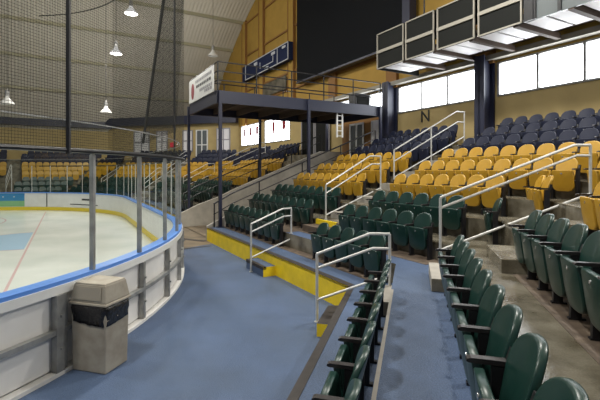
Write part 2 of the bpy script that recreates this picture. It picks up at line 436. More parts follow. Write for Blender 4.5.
for i, (ua_, ub_) in enumerate(((19.9, 21.4), (21.6, 23.1))):
    root = bpy.data.objects.new('door_%d' % (3+i), None); COL.objects.link(root); struct(root)
    mb = MB(); wall_box(mb, ua_, ub_, TZ(9), 6.2, VB-.08, VB-.02); mb.build('door_panel', M['mesh_black'], root)
    mb = MB(); wall_box(mb, ua_-.06, ua_+.03, TZ(9), 6.26, VB-.12, VB-.08); wall_box(mb, ub_-.03, ub_+.06, TZ(9), 6.26, VB-.12, VB-.08); wall_box(mb, ua_, ub_, 6.18, 6.26, VB-.12, VB-.08)
    mb.build('door_frame', M['grey_ink'], root)
# far corner wall (45 deg) and long side wall
def vwall(A, B, z0, z1, th, mi=0, mb=None):
    mb = mb or MB(); d = (B-A).normalized(); nrm = Vector((-d.y, d.x, 0))
    mb.prism([A, B, B+nrm*th, A+nrm*th], z0, z1, mi); return mb
CA, CB = F2(34.6, VB), F2(44.4, 3.5)
struct(vwall(CA, CB, 3.0, 7.3, -0.2).build('wall_corner', M['wall_tan']))
struct(vwall(CB, F2(44.4, -27), 3.0, 8.2, -0.2).build('wall_far_side', M['wall_tan']))
# dark beam under the eaves
mb = MB(); dcr = (CB-CA).normalized(); ncr = Vector((dcr.y, -dcr.x, 0))
if ncr.dot(N3) > 0: ncr = -ncr
mb.prism([CA+ncr*.1, CB+ncr*.1, CB+ncr*.7, CA+ncr*.7], 6.75, 7.5)
mb.prism([F2(44.3, 3.8), F2(44.3, -26.5), F2(43.7, -26.5), F2(43.7, 3.8)], 6.55, 7.2)
struct(mb.build('trim_40', M['navy_steel']))
# doors and windows in the corner wall
dlen = (CB-CA).length
for i, (t0, t1, z0, z1, kind) in enumerate(((0.06, 0.15, 4.3, 6.3, 0), (0.22, 0.30, 3.5, 6.2, 1), (0.33, 0.40, 4.3, 6.2, 0), (0.52, 0.60, 4.2, 6.2, 0), (0.66, 0.78, 4.2, 6.2, 0))):
    A = CA.lerp(CB, t0)+ncr*.02; B = CA.lerp(CB, t1)+ncr*.02
    root = bpy.data.objects.new('%s_%d' % ('door' if kind else 'window', 20+i), None); COL.objects.link(root); struct(root)
    d = (B-A).normalized()
    mb = MB(); mb.prism([A, B, B+ncr*.03, A+ncr*.03], z0, z1); mb.build('window_pane', M['tile'] if kind == 0 else M['grey_glass'], root)
    mb = MB()
    for tt in (0, .5, 1): c = A.lerp(B, tt)+ncr*.06; mb.box((c.x, c.y, (z0+z1)/2), (.09, .09, z1-z0), d, ncr)
    for zz in (z0, (z0+z1)/2, z1): c = A.lerp(B, .5)+ncr*.06; mb.box((c.x, c.y, zz), ((B-A).length+.09, .09, .08), d, ncr)
    mb.build('window_frame', M['white_paint'] if kind else M['grey_ink'], root)
c = CA.lerp(CB, 0.475)+ncr*.15
mb = MB(); mb.box((c.x, c.y, 4.9), (.5, .12, .45), dcr, ncr)
tag(mb.build('red_sign', M['exit_red']), 'small glowing red sign on the far corner wall between the windows', 'sign')
# back wall inside the passage
struct(vwall(F2(VOM0+.12, VB-.06), F2(VOM1-.18, VB-.06), 0.0, 5.16, 0.05).build('wall_passage_back', M['pilaster']))
for i, uc in enumerate((15.4, 17.2)):
    root = bpy.data.objects.new('door_%d' % (1+i), None); COL.objects.link(root); struct(root)
    mb = MB(); wall_box(mb, uc-.55, uc+.55, 3.1, 4.9, VB-.16, VB-.12); mb.build('door_panel', M['tile'] if i == 0 else M['grey_glass'], root)
    mb = MB()
    for du in (-.55, 0, .55): wall_box(mb, uc+du-.05, uc+du+.05, 3.0, 5.0, VB-.2, VB-.16)
    wall_box(mb, uc-.6, uc+.6, 4.9, 5.0, VB-.2, VB-.16); mb.build('door_frame', M['white_paint'], root)

# ------------------------------------------------------------------ roof
mb = MB(); NA = 48; V0, V1 = -28.0, VB+.25
ua = [-6+(52.0+6-3.5)*i/NA for i in range(NA+1)]
ua = [u for u in ua if ARC_R > abs(u-MID)+0.5]
# local axes: X across, Y along the building
Rm = Matrix(((D2.x, N2.x, 0), (D2.y, N2.y, 0), (0, 0, 1)))
ROT2 = math.atan2(D2.y, D2.x)
for i in range(len(ua)-1):
    a, b = ua[i], ua[i+1]
    for dz in (0, 0.15):
        mb.add([(a, -V1, roof_z(a)+dz), (b, -V1, roof_z(b)+dz), (b, -V0, roof_z(b)+dz), (a, -V0, roof_z(a)+dz)], [(0, 1, 2, 3)])
# local (x, y) -> D2*x - N2*y ; D2 rotated by +90deg is -N2
ro = mb.build('ceiling', M['roof']); ro.rotation_euler = (0, 0, ROT2); struct(ro)
for wi, u in enumerate([0.5, 4.5, 8.5, 12.5, 16.3, 20.1, 23.6, 26.9, 30.1, 33.2, 36.1, 38.9, 41.4]):
    mb = MB(); mb.bar(F2(u, V0, roof_z(u)-.13), F2(u, VB, roof_z(u)-.13), .14, .24)
    struct(mb.build('trim_%d' % (50+wi), M['purlin']))

# ------------------------------------------------------------------ near concourse pieces: seats
def super_outline(hw_bot, hw_mid, z0, zm, z1, n=22, e=2.3):
    """closed outline (x, z): bottom edge, flaring sides, elliptical top"""
    pts = [(-hw_bot+.03, z0), (hw_bot-.03, z0), (hw_bot, z0+.03)]
    for i in range(n+1):
        t = math.pi*i/n
        c, s_ = math.cos(t), math.sin(t)
        x = hw_mid*math.copysign(abs(c)**(2/e), c); z = zm+(z1-zm)*abs(s_)**(2/e)
        pts.append((x, z))
    pts.append((-hw_bot, z0+.03))
    return pts
def shell(outline, yf, th, rings=(1.0, 0.93, 0.6, 0.25), edge=0.008):
    """thick curved plate; yf(x, z) gives the front surface, body extends to +y"""
    cx = sum(p[0] for p in outline)/len(outline); cz = (min(p[1] for p in outline)+max(p[1] for p in outline))/2
    n = len(outline); mb = MB(); vs = []; fs = []
    levels = []
    def ring(sc, off): return [(cx+(x-cx)*sc, yf(cx+(x-cx)*sc, cz+(z-cz)*sc)+off, cz+(z-cz)*sc) for x, z in outline]
    seq = [ring(r, 0) for r in rings[::-1]]
    seq[-1] = ring(0.982, 0.0); seq.append(ring(1.0, edge)); seq.append(ring(1.0, th-edge)); seq.append(ring(0.982, th))
    seq += [ring(r, th) for r in rings[1:]]
    for r in seq: vs += r
    for i in range(len(seq)-1):
        for j in range(n): fs.append((i*n+j, i*n+(j+1) % n, (i+1)*n+(j+1) % n, (i+1)*n+j))
    o = len(vs); vs.append((cx, yf(cx, cz), cz)); vs.append((cx, yf(cx, cz)+th, cz))
    for j in range(n):
        fs.append((o, (j+1) % n, j)); L = (len(seq)-1)*n; fs.append((o+1, L+j, L+(j+1) % n))
    return mb.add(vs, fs)
def back_y(x, z): return -0.10+0.13*(z-0.36)/0.52-0.9*x*x
def pan_y(x, z): return -0.185-0.07*max(0.0, min(1.0, (z-.16)/.43))**0.75+0.45*x*x
back_mesh = {}; pan_mesh = {}
out_back = super_outline(0.180, 0.2095, 0.37, 0.64, 0.865, e=2.5)
out_pan = [(x, 0.79-z) for x, z in super_outline(0.205, 0.207, 0.19, 0.42, 0.625, e=3.8)]   # rounded edge hangs down when folded
def get(cache, key, fn):
    if key not in cache: cache[key] = fn()
    return cache[key]
PARTS = {}
def link(me, name, parent):
    o = bpy.data.objects.new(name, me); COL.objects.link(o); o.parent = parent; return o
def mesh_of(mb, mats, smooth=True, name='m'):
    o = mb.build(name, mats, None, smooth); me = o.data; bpy.data.objects.remove(o)
    return me
def build_seat_meshes(colname):
    mat = M[colname]
    b = mesh_of(shell(out_back, back_y, 0.045), mat, True, colname+'_seat_back')
    p = mesh_of(shell(out_pan, pan_y, 0.055, ), mat, True, colname+'_seat_pan')
    return b, p
SEAT_ME = {c: build_seat_meshes(c) for c in ('green', 'yellow', 'navy')}
mb = MB()   # armrest: rounded paddle
prof = [(-.275, .012), (-.27, .026), (-.25, .034), (-.05, .034), (-.03, .024), (-.03, .006), (-.22, .004), (-.26, .006)]
n = len(prof)
for (xa, xb) in ((-.025, .025),):
    mb.add([(xa, y, .60+z) for y, z in prof]+[(xb, y, .60+z) for y, z in prof], [tuple(range(n)), tuple(range(n, 2*n))[::-1]]+[(i, (i+1) % n, n+(i+1) % n, n+i) for i in range(n)])
ARM = mesh_of(mb, M['brown_arm'], False, 'armrest')
mb = MB()   # standard: foot, upright, rear brace to the backrest
mb.box((0, -.09, .012), (.05, .14, .024)); mb.bar((0, -.10, .02), (0, -.095, .60), .045, .09, up=Vector((0, 1, 0)))
mb.bar((0, -.12, .38), (0, -.02, .70), .035, .04, up=Vector((0, 1, 0)))
LEG = mesh_of(mb, M['black'], False, 'leg')
mb = MB(); mb.tube([(0, -.225, .53), (0, -.247, .53)], .018, 12)
KNOB = mesh_of(mb, M['chrome'], False, 'bolt')
mb = MB(); mb.box((0, -.10, .36), (.415, .05, .045)); mb.box((0, -.055, .50), (.36, .012, .03))
BAR = mesh_of(mb, M['black'], False, 'hinge_bar')

def copy_tree(o):
    c = o.copy(); COL.objects.link(c)
    for ch in o.children:
        d = ch.copy(); COL.objects.link(d); d.parent = c
        for g in ch.children:
            e = g.copy(); COL.objects.link(e); e.parent = d
    return c
PROTO = {}
def make_seat(colname, right_end):
    t = bpy.data.objects.new('stadium_seat', None); COL.objects.link(t); t.empty_display_size = .1
    b, p = SEAT_ME[colname]
    link(b, 'backrest', t)
    pn = link(p, 'seat_pan', t); link(KNOB, 'bolt', pn)
    a = link(ARM, 'armrest', t); a.location = (-.24, 0, 0)
    l = link(LEG, 'leg', t); l.location = (-.24, 0, 0)
    link(BAR, 'hinge_bar', t)
    if right_end:
        a = link(ARM, 'armrest', t); a.location = (.24, 0, 0)
        l = link(LEG, 'leg', t); l.location = (.24, 0, 0)
    t['category'] = 'seat'
    return t
SEAT_N = 0
def seat(P, n, colname, label, group, end=False):
    global SEAT_N
    key = (colname, end)
    if key not in PROTO: PROTO[key] = make_seat(colname, end); o = PROTO[key]
    else: o = copy_tree(PROTO[key])
    o.location = P; o.rotation_euler = (0, 0, rotz_for(n)); o['label'] = label; o['group'] = group
    SEAT_N += 1
    return o
ORD = ['first', 'second', 'third', 'fourth', 'fifth', 'sixth', 'seventh', 'eighth', 'ninth', 'tenth', 'eleventh', 'twelfth', 'thirteenth', 'fourteenth', 'fifteenth', 'sixteenth', 'seventeenth', 'eighteenth']
def colr(k): return 'green' if k <= 3 else ('yellow' if k <= 6 else 'navy')
# corner section rows (they face the rink corner); local +X runs from far end to near end
for i in range(9):
    seat(F1(5.68-.48*i, E1(2)-.05, TZ(1)), N1, 'green', 'green folded seat left of the blue walkway, %s from the far end of its row' % ORD[i], 'green seats in the row left of the walkway', end=False)
for i in range(11):
    seat(F1(5.67-.48*i, E1(3)-.08, TZ(2)), N1, 'green', 'green folded seat right of the blue walkway, %s from the far end of its row' % ORD[i], 'green seats in the row right of the walkway', end=False)
for i in range(8):
    seat(F1(6.02-.48*i, E1(4)-.05, TZ(3)), N1, 'green', 'green folded seat at the right edge above bare concrete, %s from the row end' % ORD[i], 'green seats in the right-edge row', end=False)
for i in range(2):
    seat(F1(6.42-.48*i, E1(5)-.05, TZ(4)), N1, 'yellow', 'yellow folded seat at the right edge behind green row, %s from the steps' % ORD[i], 'yellow seats at the right edge')
# wedge seats beyond the corner steps
WEDGE = {3: 1, 4: 2, 5: 1, 6: 1}
for k, c in WEDGE.items():
    for i in range(c):
        s0 = {3: 8.42, 4: 8.82, 5: 8.85, 6: 8.9}[k]+.48*i
        seat(F1(s0, E1(k+1)-.05, TZ(k)), N1, colr(k), '%s sideways-facing seat beyond the corner steps, seat %s of the %s row up' % (colr(k), ORD[i], ORD[k-1]), 'sideways seats beyond the corner steps', end=(i == 0))
# end stand, block between the near rails. row k -> right end u
U_R = {1: 5.62, 2: 5.56, 3: 5.62, 4: 5.42, 5: 4.6, 6: 3.9, 7: 3.0, 8: 2.2, 9: 1.7}
U_L = {1: 7.95, 2: 8.2, 3: 8.2, 4: 8.45, 5: 8.45, 6: 8.45, 7: 8.45, 8: 8.45, 9: 8.45}
ROWN = ['lowest', 'second', 'third', 'fourth', 'fifth', 'sixth', 'seventh', 'eighth', 'top']
def end_block(k, ulo, uhi, name):
    """local +X of a seat facing -N2 points toward -D2 (camera right)"""
    u = uhi; i = 0
    while u >= ulo-.05:
        if not (k >= 8 and min(abs(u-a) for a in (4.6, 9.65, 14.62)) < .55 and E2(k+1) > 12.0) or k == 8:
            seat(F2(u, E2(k+1)-.05, TZ(k)), N2, colr(k), '%s seat in the %s row of the %s, %s from its left end' % (colr(k), ROWN[k-1], name, ORD[i]), '%s seats of the %s' % (colr(k), name), end=(u-.48 < ulo-.05))
        i += 1; u -= .48
for k in range(1, 10): end_block(k, U_R[k], U_L[k], 'right block')
for k in range(1, 10): end_block(k, 10.15, 14.0, 'middle block')
for k in range(1, 10): end_block(k, 19.3 if k < 7 else 22.6, 25.1, 'left block')
print('seats', SEAT_N)

# the remaining distant seats, one object
mb = MB()
SEGS = [((35.0, 2.3), (38.5, 4.3)), ((39.0, 4.6), (42.0, 6.0)), ((34.9, -3.7), (38.0, -3.7))]
def near_rail(P):
    u, v = uv(P); p = Vector((u, v))
    for a, b in SEGS:
        a = Vector(a); b = Vector(b); t = max(0, min(1, (p-a).dot(b-a)/(b-a).length_squared))
        if (a+(b-a)*t-p).length < .55: return True
    return False
def lowseat(P, n, mi):
    if near_rail(P): return
    X = Vector((n.y, -n.x, 0)); Y = Vector((n.x, n.y, 0))
    def T(x, y, z): return P+X*x+Y*y+Vector((0, 0, z))
    def plate(ol, y0f, y1, th):
        m = len(ol); a = [T(x, y0f(z), z) for x, z in ol]; b = [T(x, y0f(z)+th, z) for x, z in ol]
        mb.add(a+b, [tuple(range(m)), tuple(range(m, 2*m))[::-1]]+[(i, (i+1) % m, m+(i+1) % m, m+i) for i in range(m)], mi)
    ob = [(-.19, .38), (.19, .38), (.225, .62), (.215, .76), (.15, .86), (0, .885), (-.15, .86), (-.215, .76), (-.225, .62)]
    plate(ob, lambda z: -.10+.25*(z-.36), 0, .04)
    op = [(-.215, .61), (.215, .61), (.215, .30), (.15, .20), (0, .17), (-.15, .20), (-.215, .30)]
    plate(op, lambda z: -.26, 0, .05)
    mb.box(T(-.24, -.12, .3), (.04, .1, .6), X, Y, Vector((0, 0, 1)), 3)
    mb.box(T(-.24, -.18, .615), (.05, .28, .03), X, Y, Vector((0, 0, 1)), 3)
CI = {'green': 0, 'yellow': 1, 'navy': 2}
cnt = 0
for k in range(1, 10):
    u = 27.0                                   # block between far aisle and corner
    im = uv(mirror(inter(k+1)))[0]
    while u < min(im-.35, 30.4):
        lowseat(F2(u, E2(k+1)-.05, TZ(k)), N2, CI[colr(k)]); u += .48; cnt += 1
    # corner rows
    s = uv(Vector((0, 0, 0)))[0]
    a = N1.dot(D2); b = N1.dot(N2)
    pe = E1(k+1)
    u4 = 33.9+.95*k
    P_hi = inter(k+1)
    s_hi = P_hi.dot(D1)
    v4 = (pe-a*(2*MID-u4))/b
    Pl = F2(2*MID-u4, v4); s_lo = Pl.dot(D1)
    s = s_hi-.5
    while s > s_lo+.3:
        if not (6.1 < s < 7.4):
            lowseat(F3(s, pe-.05, TZ(k)), N3, CI[colr(k)]); cnt += 1
        s -= .48
    v = v4-.7                                  # long side
    while v > -10:
        if not (-4.2 < v < -3.1):
            lowseat(F2(u4-.05, v, TZ(k)), D2, CI[colr(k)]); cnt += 1
        v -= .48
o = mb.build('stadium_seats', [M['green'], M['yellow'], M['navy'], M['black']])
tag(o, 'rows of green, yellow and navy seats in the far stands beyond the ice', 'seats', kind='stuff')
print('far seats', cnt)

# ------------------------------------------------------------------ handrails
def handrail(A, B, ztopA, ztopB, label, flat=0.32, footA=None, footB=None, mat='steel', diag=(0.36, 0.36), r=.024, group='metal handrails in the aisles', footr=True, mid=0.27, mpost=None):
    """A, B: foot points (with z). the top rail rises from post A and runs level before post B"""
    root = thing('handrail', A, label, 'handrail', group)
    o = Vector(A)
    def L(p): return Vector(p)-o
    A = Vector(A); B = Vector(B)
    hd = Vector((B.x-A.x, B.y-A.y, 0)); ln = hd.length; hd.normalize()
    At = Vector((A.x, A.y, ztopA)); Bt = Vector((B.x, B.y, ztopB))
    bend = Bt-hd*flat
    m = M[mat]
    mb = MB(); mb.tube([L(A), L(At)], r); mb.tube([L(A), L(A)+Vector((0, 0, .012))], r*2.0); mb.build('post', m, root, False)
    mb = MB(); mb.tube([L(B), L(Bt)], r); mb.tube([L(B), L(B)+Vector((0, 0, .012))], r*2.0); mb.build('post', m, root, False)
    mb = MB(); mb.tube([L(At), L(bend), L(Bt)], r); mb.build('top_rail', m, root, False)
    if mpost:
        q = A.lerp(B, mpost); v = uv(q)[1]; k = 1
        while k < 9 and v >= E2(k+1): k += 1
        q.z = TZ(k); tt = Vector((q.x, q.y, ztopA+(ztopB-ztopA)*(mpost*ln)/(ln-flat)))
        mb = MB(); mb.tube([L(q), L(tt)], r); mb.tube([L(q), L(q)+Vector((0, 0, .012))], r*2.0); mb.build('post', m, root, False)
    dz = Vector((0, 0, -mid)); bend2 = Bt-hd*(flat*0.85)
    mb = MB(); mb.tube([L(At+dz), L(bend2+dz), L(Bt+dz)], r*.9); mb.build('middle_rail', m, root, False)
    mb = MB(); mb.tube([L(Vector((A.x, A.y, ztopA-1.0+diag[0]))), L(Vector((B.x, B.y, ztopB-1.0+diag[1])))], r*.9); mb.build('lower_rail', m, root, False)
    return root
handrail(F2(9.52, 4.0, 0.0), F2(9.72, 5.25, TZ(2)), 1.20, 1.52, 'white metal handrail rising from concourse beside the small yellow-faced step', diag=(.16, .18), flat=.3, mid=.2)
handrail((.285, 6.88, 0.0), (1.47, 6.72, TZ(1)), 1.14, 1.50, 'white metal handrail at the corner steps behind the near green row', diag=(0.23, .33), flat=.32, mid=.24)
handrail((2.54, 7.42, TZ(2)), (5.27, 7.44, TZ(5)), 2.05, 3.00, 'long white handrail on the right climbing the corner steps past yellow seats', flat=.3, diag=(.05, .12), mid=.19, r=.026)
handrail(F2(9.7, 6.35, TZ(3)), F2(9.7, 8.35, TZ(5)), 2.13, 2.97, 'white handrail low in the centre aisle above the yellow-edged step', flat=.42, diag=(.15, .03), mid=.24)
handrail(F2(9.65, 8.85, TZ(5)), F2(9.65, 12.1, TZ(9)), 3.17, 4.57, 'white handrail high in the centre aisle rising to the navy seats', flat=.4, mpost=.5, diag=(.15, .15), mid=.35)
handrail(F2(26.0, 6.35, TZ(3)), F2(26.0, 8.35, TZ(5)), 2.13, 2.97, 'white handrail low in the aisle seen beneath the platform', flat=.42, mid=.3)
handrail(F2(26.0, 8.85, TZ(5)), F2(26.0, 12.0, TZ(8)), 3.17, 4.45, 'white handrail high in the aisle seen beneath the platform', flat=.4, mid=.35)
handrail(F3(6.8, E1(2)+.2, TZ(2)), F3(6.8, E1(4)+.3, TZ(4)), 1.9, 2.7, 'white handrail low in the far corner aisle left of the platform', flat=.4, mid=.3)
handrail(F3(6.8, E1(5)+.1, TZ(5)), F3(6.8, E1(8)+.3, TZ(8)), 2.95, 4.1, 'white handrail high in the far corner aisle left of the platform', flat=.4, mid=.3)
handrail(F2(34.9, -3.7, TZ(2)), F2(38.0, -3.7, TZ(5)), 1.9, 2.95, 'white handrail low in the far side stand behind the rink glass', flat=.4, mid=.3)
handrail(F2(35.0, 2.3, TZ(2)), F2(38.5, 4.3, TZ(5)), 1.9, 2.95, 'white handrail in the far corner stand seen through the rink glass', flat=.4, mid=.3)
handrail(F2(39.0, 4.6, TZ(5)), F2(42.0, 6.0, TZ(8)), 3.0, 4.2, 'white handrail near the top of the far corner stand', flat=.4, mid=.3)
for i, uu in enumerate((25.6, 27.3, 30.3, 31.6, 32.9)):
    mb = MB(); mb.box(F2(uu, VB-.10, 5.75), (.42, .03, .62), D2, N2); mb.box(F2(uu, VB-.10, 5.35), (.2, .03, .2), D2, N2); mb.box(F2(uu, VB-.10, 6.2), (.03, .02, .36), D2, N2)
    tag(mb.build('pennant', M['red_ink']), 'dark red pennant in the bright far window under the platform, %s from the right' % ORD[i], 'pennant', 'red pennants in the far windows')
# black pipe rails on the passage walls
def pipe_rail(u, label, off):
    root = thing('pipe_handrail', F2(u, 4.6, TZ(1)), label, 'handrail', 'black pipe rails along the passage'); o = root.location
    P = [F2(u, 4.6, TZ(1)+off)]
    for k in (2, 9): P.append(F2(u, E2(k)+.1, TZ(k)+off))
    mb = MB(); mb.tube([p-o for p in P], .03); mb.tube([p-o-Vector((0, 0, .38)) for p in P], .02); mb.build('rail', M['black'], root)
    for k in (1, 3, 5, 7, 9):
        v = E2(k)+.25; b = F2(u, v, TZ(k)+.01)-o; fr = (v-E2(2)-.1)/(E2(9)-E2(2)); zt = TZ(2)+(TZ(9)-TZ(2))*fr+off
        if k == 1: zt = TZ(1)+off
        mb = MB(); mb.tube([b, F2(u, v, zt)-o], .025); mb.build('post', M['black'], root)
pipe_rail(14.42, 'black pipe handrail sloping beside the middle block of seats', .85)
pipe_rail(VOM1+.1, 'black pipe handrail on the far side of the passage under the platform', 1.0)

# ------------------------------------------------------------------ rink
RC, RR = F2(12.7, -6.6), 9.42                  # near corner centre
RC2 = F2(22.7, -6.6)
IR = RR
def path_points():
    """outer board line, near side -> near corner -> end -> far corner -> far side; returns (P, outward normal)"""
    out = []
    ang0 = -90.0
    step = 1.235
    # near side (u = 12.7-9.42), v from -10 to -6.6
    k = 2
    for i in range(2, 0, -1): out.append((F2(12.7-RR, -6.6-step*i), -D2))
    # near corner: normal goes from -D2 to +N2
    a_ref = math.degrees(step/RR)
    # mullion phase fitted to world angle -13.5, -6.1 ... ; convert: world angle of -D2
    base = math.degrees(math.atan2((-D2).y, (-D2).x))      # -60.4
    angs = []
    A = -12.7
    while A > base+1: A -= 7.4
    A += 7.4
    while A < base+90-1.5: angs.append(A); A += 7.4
    for A in angs:
        n = Vector((math.cos(math.radians(A)), math.sin(math.radians(A)), 0)); out.append((RC+n*RR, n))
    nE = 8
    for i in range(nE+1): out.append((F2(12.7+10.0*i/nE, -6.6+RR), N2.copy()))
    base2 = base+90
    for i in range(1, 13):
        A = base2+90*i/12; n = Vector((math.cos(math.radians(A)), math.sin(math.radians(A)), 0)); out.append((RC2+n*RR, n))
    for i in range(1, 8): out.append((F2(22.7+RR, -6.6-1.25*i), D2.copy()))
    return out
PATH = path_points()
FINE = []
for i in range(len(PATH)-1):                   # finer path with 3 sub-steps on arcs
    (p, n), (q, m) = PATH[i], PATH[i+1]
    for t in (0, 1/3, 2/3):
        nn = (n*(1-t)+m*t).normalized(); c = p.lerp(q, t)
        # push chord back onto the arc
        if (n-m).length > 1e-3:
            ce = RC if i < 14 else RC2
            c = ce+(c-ce).normalized()*RR
        FINE.append((c, nn))
FINE.append(PATH[-1])
def sweep(mb, path, o0, o1, z0, z1, mi=0):
    """closed strip between normal offsets o0..o1 and heights z0..z1"""
    vs = []; k = len(path)
    for P, n in path:
        for o, z in ((o0, z0), (o1, z0), (o1, z1), (o0, z1)): q = P+n*o; vs.append((q.x, q.y, z))
    fs = [(i*4+j, i*4+(j+1) % 4, (i+1)*4+(j+1) % 4, (i+1)*4+j) for i in range(k-1) for j in range(4)]
    fs += [(3, 2, 1, 0), tuple((k-1)*4+j for j in range(4))]
    return mb.add(vs, fs, mi)
# ice
mb = MB(); pts = [P-n*0.17 for P, n in FINE]+[F2(22.7+RR-.17, -27), F2(12.7-RR+.17, -27)]
mb.prism(pts, -0.005, 0.03)
struct(mb.build('floor_ice', M['ice']))
mb = MB(); zz = 0.033
mb.add([F2(6.2, -1.09, zz), F2(29.1, -1.09, zz), F2(29.1, -1.15, zz), F2(6.2, -1.15, zz)], [(0, 1, 2, 3)])
def ring_on_ice(mb, c, r, wd, a0=0, a1=360, n=48):
    for i in range(n):
        t0 = math.radians(a0+(a1-a0)*i/n); t1 = math.radians(a0+(a1-a0)*(i+1)/n)
        def q(rr, t): return F2(c[0]+rr*math.sin(t), c[1]-rr*math.cos(t), zz)
        mb.add([q(r-wd, t0), q(r, t0), q(r, t1), q(r-wd, t1)], [(0, 1, 2, 3)])
ring_on_ice(mb, (24.6, -7.2), 4.6, .07); ring_on_ice(mb, (24.6, -7.2), .35, .35, n=20)
ring_on_ice(mb, (10.8, -7.2), 4.6, .07); ring_on_ice(mb, (10.8, -7.2), .35, .35, n=20)
ring_on_ice(mb, (MID, -1.17), 2.1, .06, -90, 90)
struct(mb.build('trim_71', M['ice_red']))
mb = MB(); c = [F2(MID+2.04*math.sin(math.radians(a)), -1.19-2.04*math.cos(math.radians(a)), zz-.002) for a in range(-90, 91, 10)]
mb.add(c, [tuple(range(len(c)))])
struct(mb.build('trim_72', M['ice_blue']))

CAPZ = 1.16
I_SKIP = min(range(20), key=lambda i: abs((PATH[i][0]-RC).normalized().angle(Vector((math.cos(math.radians(-20.1)), math.sin(math.radians(-20.1)), 0)))))
boards = thing('rink_boards', (0, 0, 0), 'white rink boards with blue cap rail and yellow kick plate curving around the ice', 'rink boards')
mb = MB(); sweep(mb, FINE, -0.24, -0.03, CAPZ-.05, CAPZ); mb.build('cap_rail', M['cap_blue'], boards)
mb = MB(); sweep(mb, FINE, -0.175, -0.155, 0.031, 0.24); mb.build('kick_plate', M['kick'], boards)
mb = MB(); sweep(mb, FINE, -0.155, -0.135, 0.2, CAPZ-.05); mb.build('ice_side_sheet', M['board_white'], boards)
mb = MB(); sweep(mb, FINE, -0.05, -0.01, CAPZ-.16, CAPZ-.05); mb.build('upper_frame_rail', M['board_white'], boards)
mb = MB(); sweep(mb, FINE, -0.06, 0.02, 0.52, 0.58); mb.build('middle_frame_rail', M['alu'], boards)
mb = MB(); sweep(mb, FINE, -0.10, 0.03, 0.0, 0.05); mb.build('base_rail', M['board_back'], boards)
for i in range(0, 26):
    (p, n), (q, m) = PATH[i], PATH[i+1]
    seg = FINE[3*i:3*i+4]
    mb = MB(); sweep(mb, seg, -0.095, -0.08, 0.07, CAPZ-.16); mb.build('board_panel', M['board_back'], boards)
for i, (p, n) in enumerate(PATH[:28]):
    t = Vector((-n.y, n.x, 0))
    mb = MB(); mb.box(p+n*(-.025)+Vector((0, 0, .5)), (.07, .08, 1.0), t, n); 
    if i == I_SKIP:
        n = Vector((math.cos(math.radians(-16.6)), math.sin(math.radians(-16.6)), 0)); p = RC+n*RR; t = Vector((-n.y, n.x, 0))
        mb = MB(); mb.box(p+n*(-.02)+Vector((0, 0, .5)), (.12, .09, 1.0), t, n); mb.box(p+n*(-.03)+t*.10+Vector((0, 0, .5)), (.04, .06, .98), t, n)
    mb.box(p+n*(.0)+Vector((0, 0, .34)), (.025, .09, .03), t, n); mb.box(p+n*(.0)+Vector((0, 0, .74)), (.025, .09, .03), t, n)
    mb.build('frame_post', M['alu'], boards)
# writing and marks on the ice side of the far boards
def far_mark(A0, A1, z0, z1, mat, name):
    base2 = math.degrees(math.atan2(N2.y, N2.x)); seg = []
    for i in range(5):
        A = base2+A0+(A1-A0)*i/4; n = Vector((math.cos(math.radians(A)), math.sin(math.radians(A)), 0)); seg.append((RC2+n*RR, n))
    mb = MB(); sweep(mb, seg, -0.180, -0.156, z0, z1); return mb.build(name, mat, boards)
far_mark(62.5, 78, .62, 1.08, M['ad_blue'], 'advert_panel'); far_mark(62.5, 78, .27, .62, M['ad_green'], 'advert_panel')
far_mark(65, 73, .84, .90, M['white_paint'], 'advert_lettering')
far_mark(53.4, 53.7, .25, 1.1, M['dark_ink'], 'board_joint')
far_mark(28, 43, .42, .46, M['dark_ink'], 'sponsor_lettering'); far_mark(33, 37, .70, .80, M['dark_ink'], 'sponsor_lettering')

glass = thing('rink_glass', (0, 0, CAPZ), 'tall clear glass shield with metal posts standing on the blue cap rail', 'glass shield')
GZ = 2.04
goff = -0.08
for i in range(0, len(PATH)-1):
    seg = FINE[3*i:3*i+4]
    mb = MB(); n0 = len(mb.v)
    vs = []
    for P, n in seg:
        for z in (0, GZ): q = P+n*goff; vs.append((q.x, q.y, z))
    mb.add(vs, [(2*j, 2*j+2, 2*j+3, 2*j+1) for j in range(3)]); mb.build('glass_pane', M['glass'], glass)
    if i < 34:
        mb = MB(); sweep(mb, seg, goff-.006, goff+.006, GZ-.012, GZ+.004); mb.build('glass_edge', M['alu'], glass)
for i, (p, n) in enumerate(PATH):
    t = Vector((-n.y, n.x, 0))
    if i == I_SKIP: continue
    wk = 1.0 if i < I_SKIP+7 else .5
    mb = MB(); mb.box(p+n*goff+Vector((0, 0, .8)), (.045*wk, .065*wk, 1.6), t, n)
    mb.box(p+n*(goff+.0)+Vector((0, 0, 1.62)), (.03, .05, .05), t, n)
    mb.build('support_post', M['alu'] if wk == 1 else M['steel'], glass)

# protective netting
netroot = thing('protective_net', (0, 0, 2.8), 'dark protective netting hanging above the glass from a black cable', 'netting')
def net_piece(path, z0, z1, name, off, ztilt=None):
    me = bpy.data.meshes.new(name); vs = []; uvs = []; L = 0; prev = None
    for P, n in path:
        q = P+n*off
        if prev is not None: L += (q-prev).length
        prev = q; vs += [(q.x, q.y, z0), (q.x, q.y, z1)]; uvs += [(L, z0), (L, z1)]
    fs = [(2*j, 2*j+2, 2*j+3, 2*j+1) for j in range(len(path)-1)]
    me.from_pydata(vs, [], fs); ul = me.uv_layers.new(name='UVMap')
    for lp in me.loops: ul.data[lp.index].uv = uvs[lp.vertex_index]
    me.materials.append(M['net'])
    o = bpy.data.objects.new(name, me); COL.objects.link(o); o.parent = netroot; return o
i_end = 15*3
net_piece(FINE[:i_end+1], 0.0, 9.5, 'net_sheet', 0.02)
net_piece(FINE[i_end:i_end+30], 0.0, 9.5, 'net_sheet', 0.02)
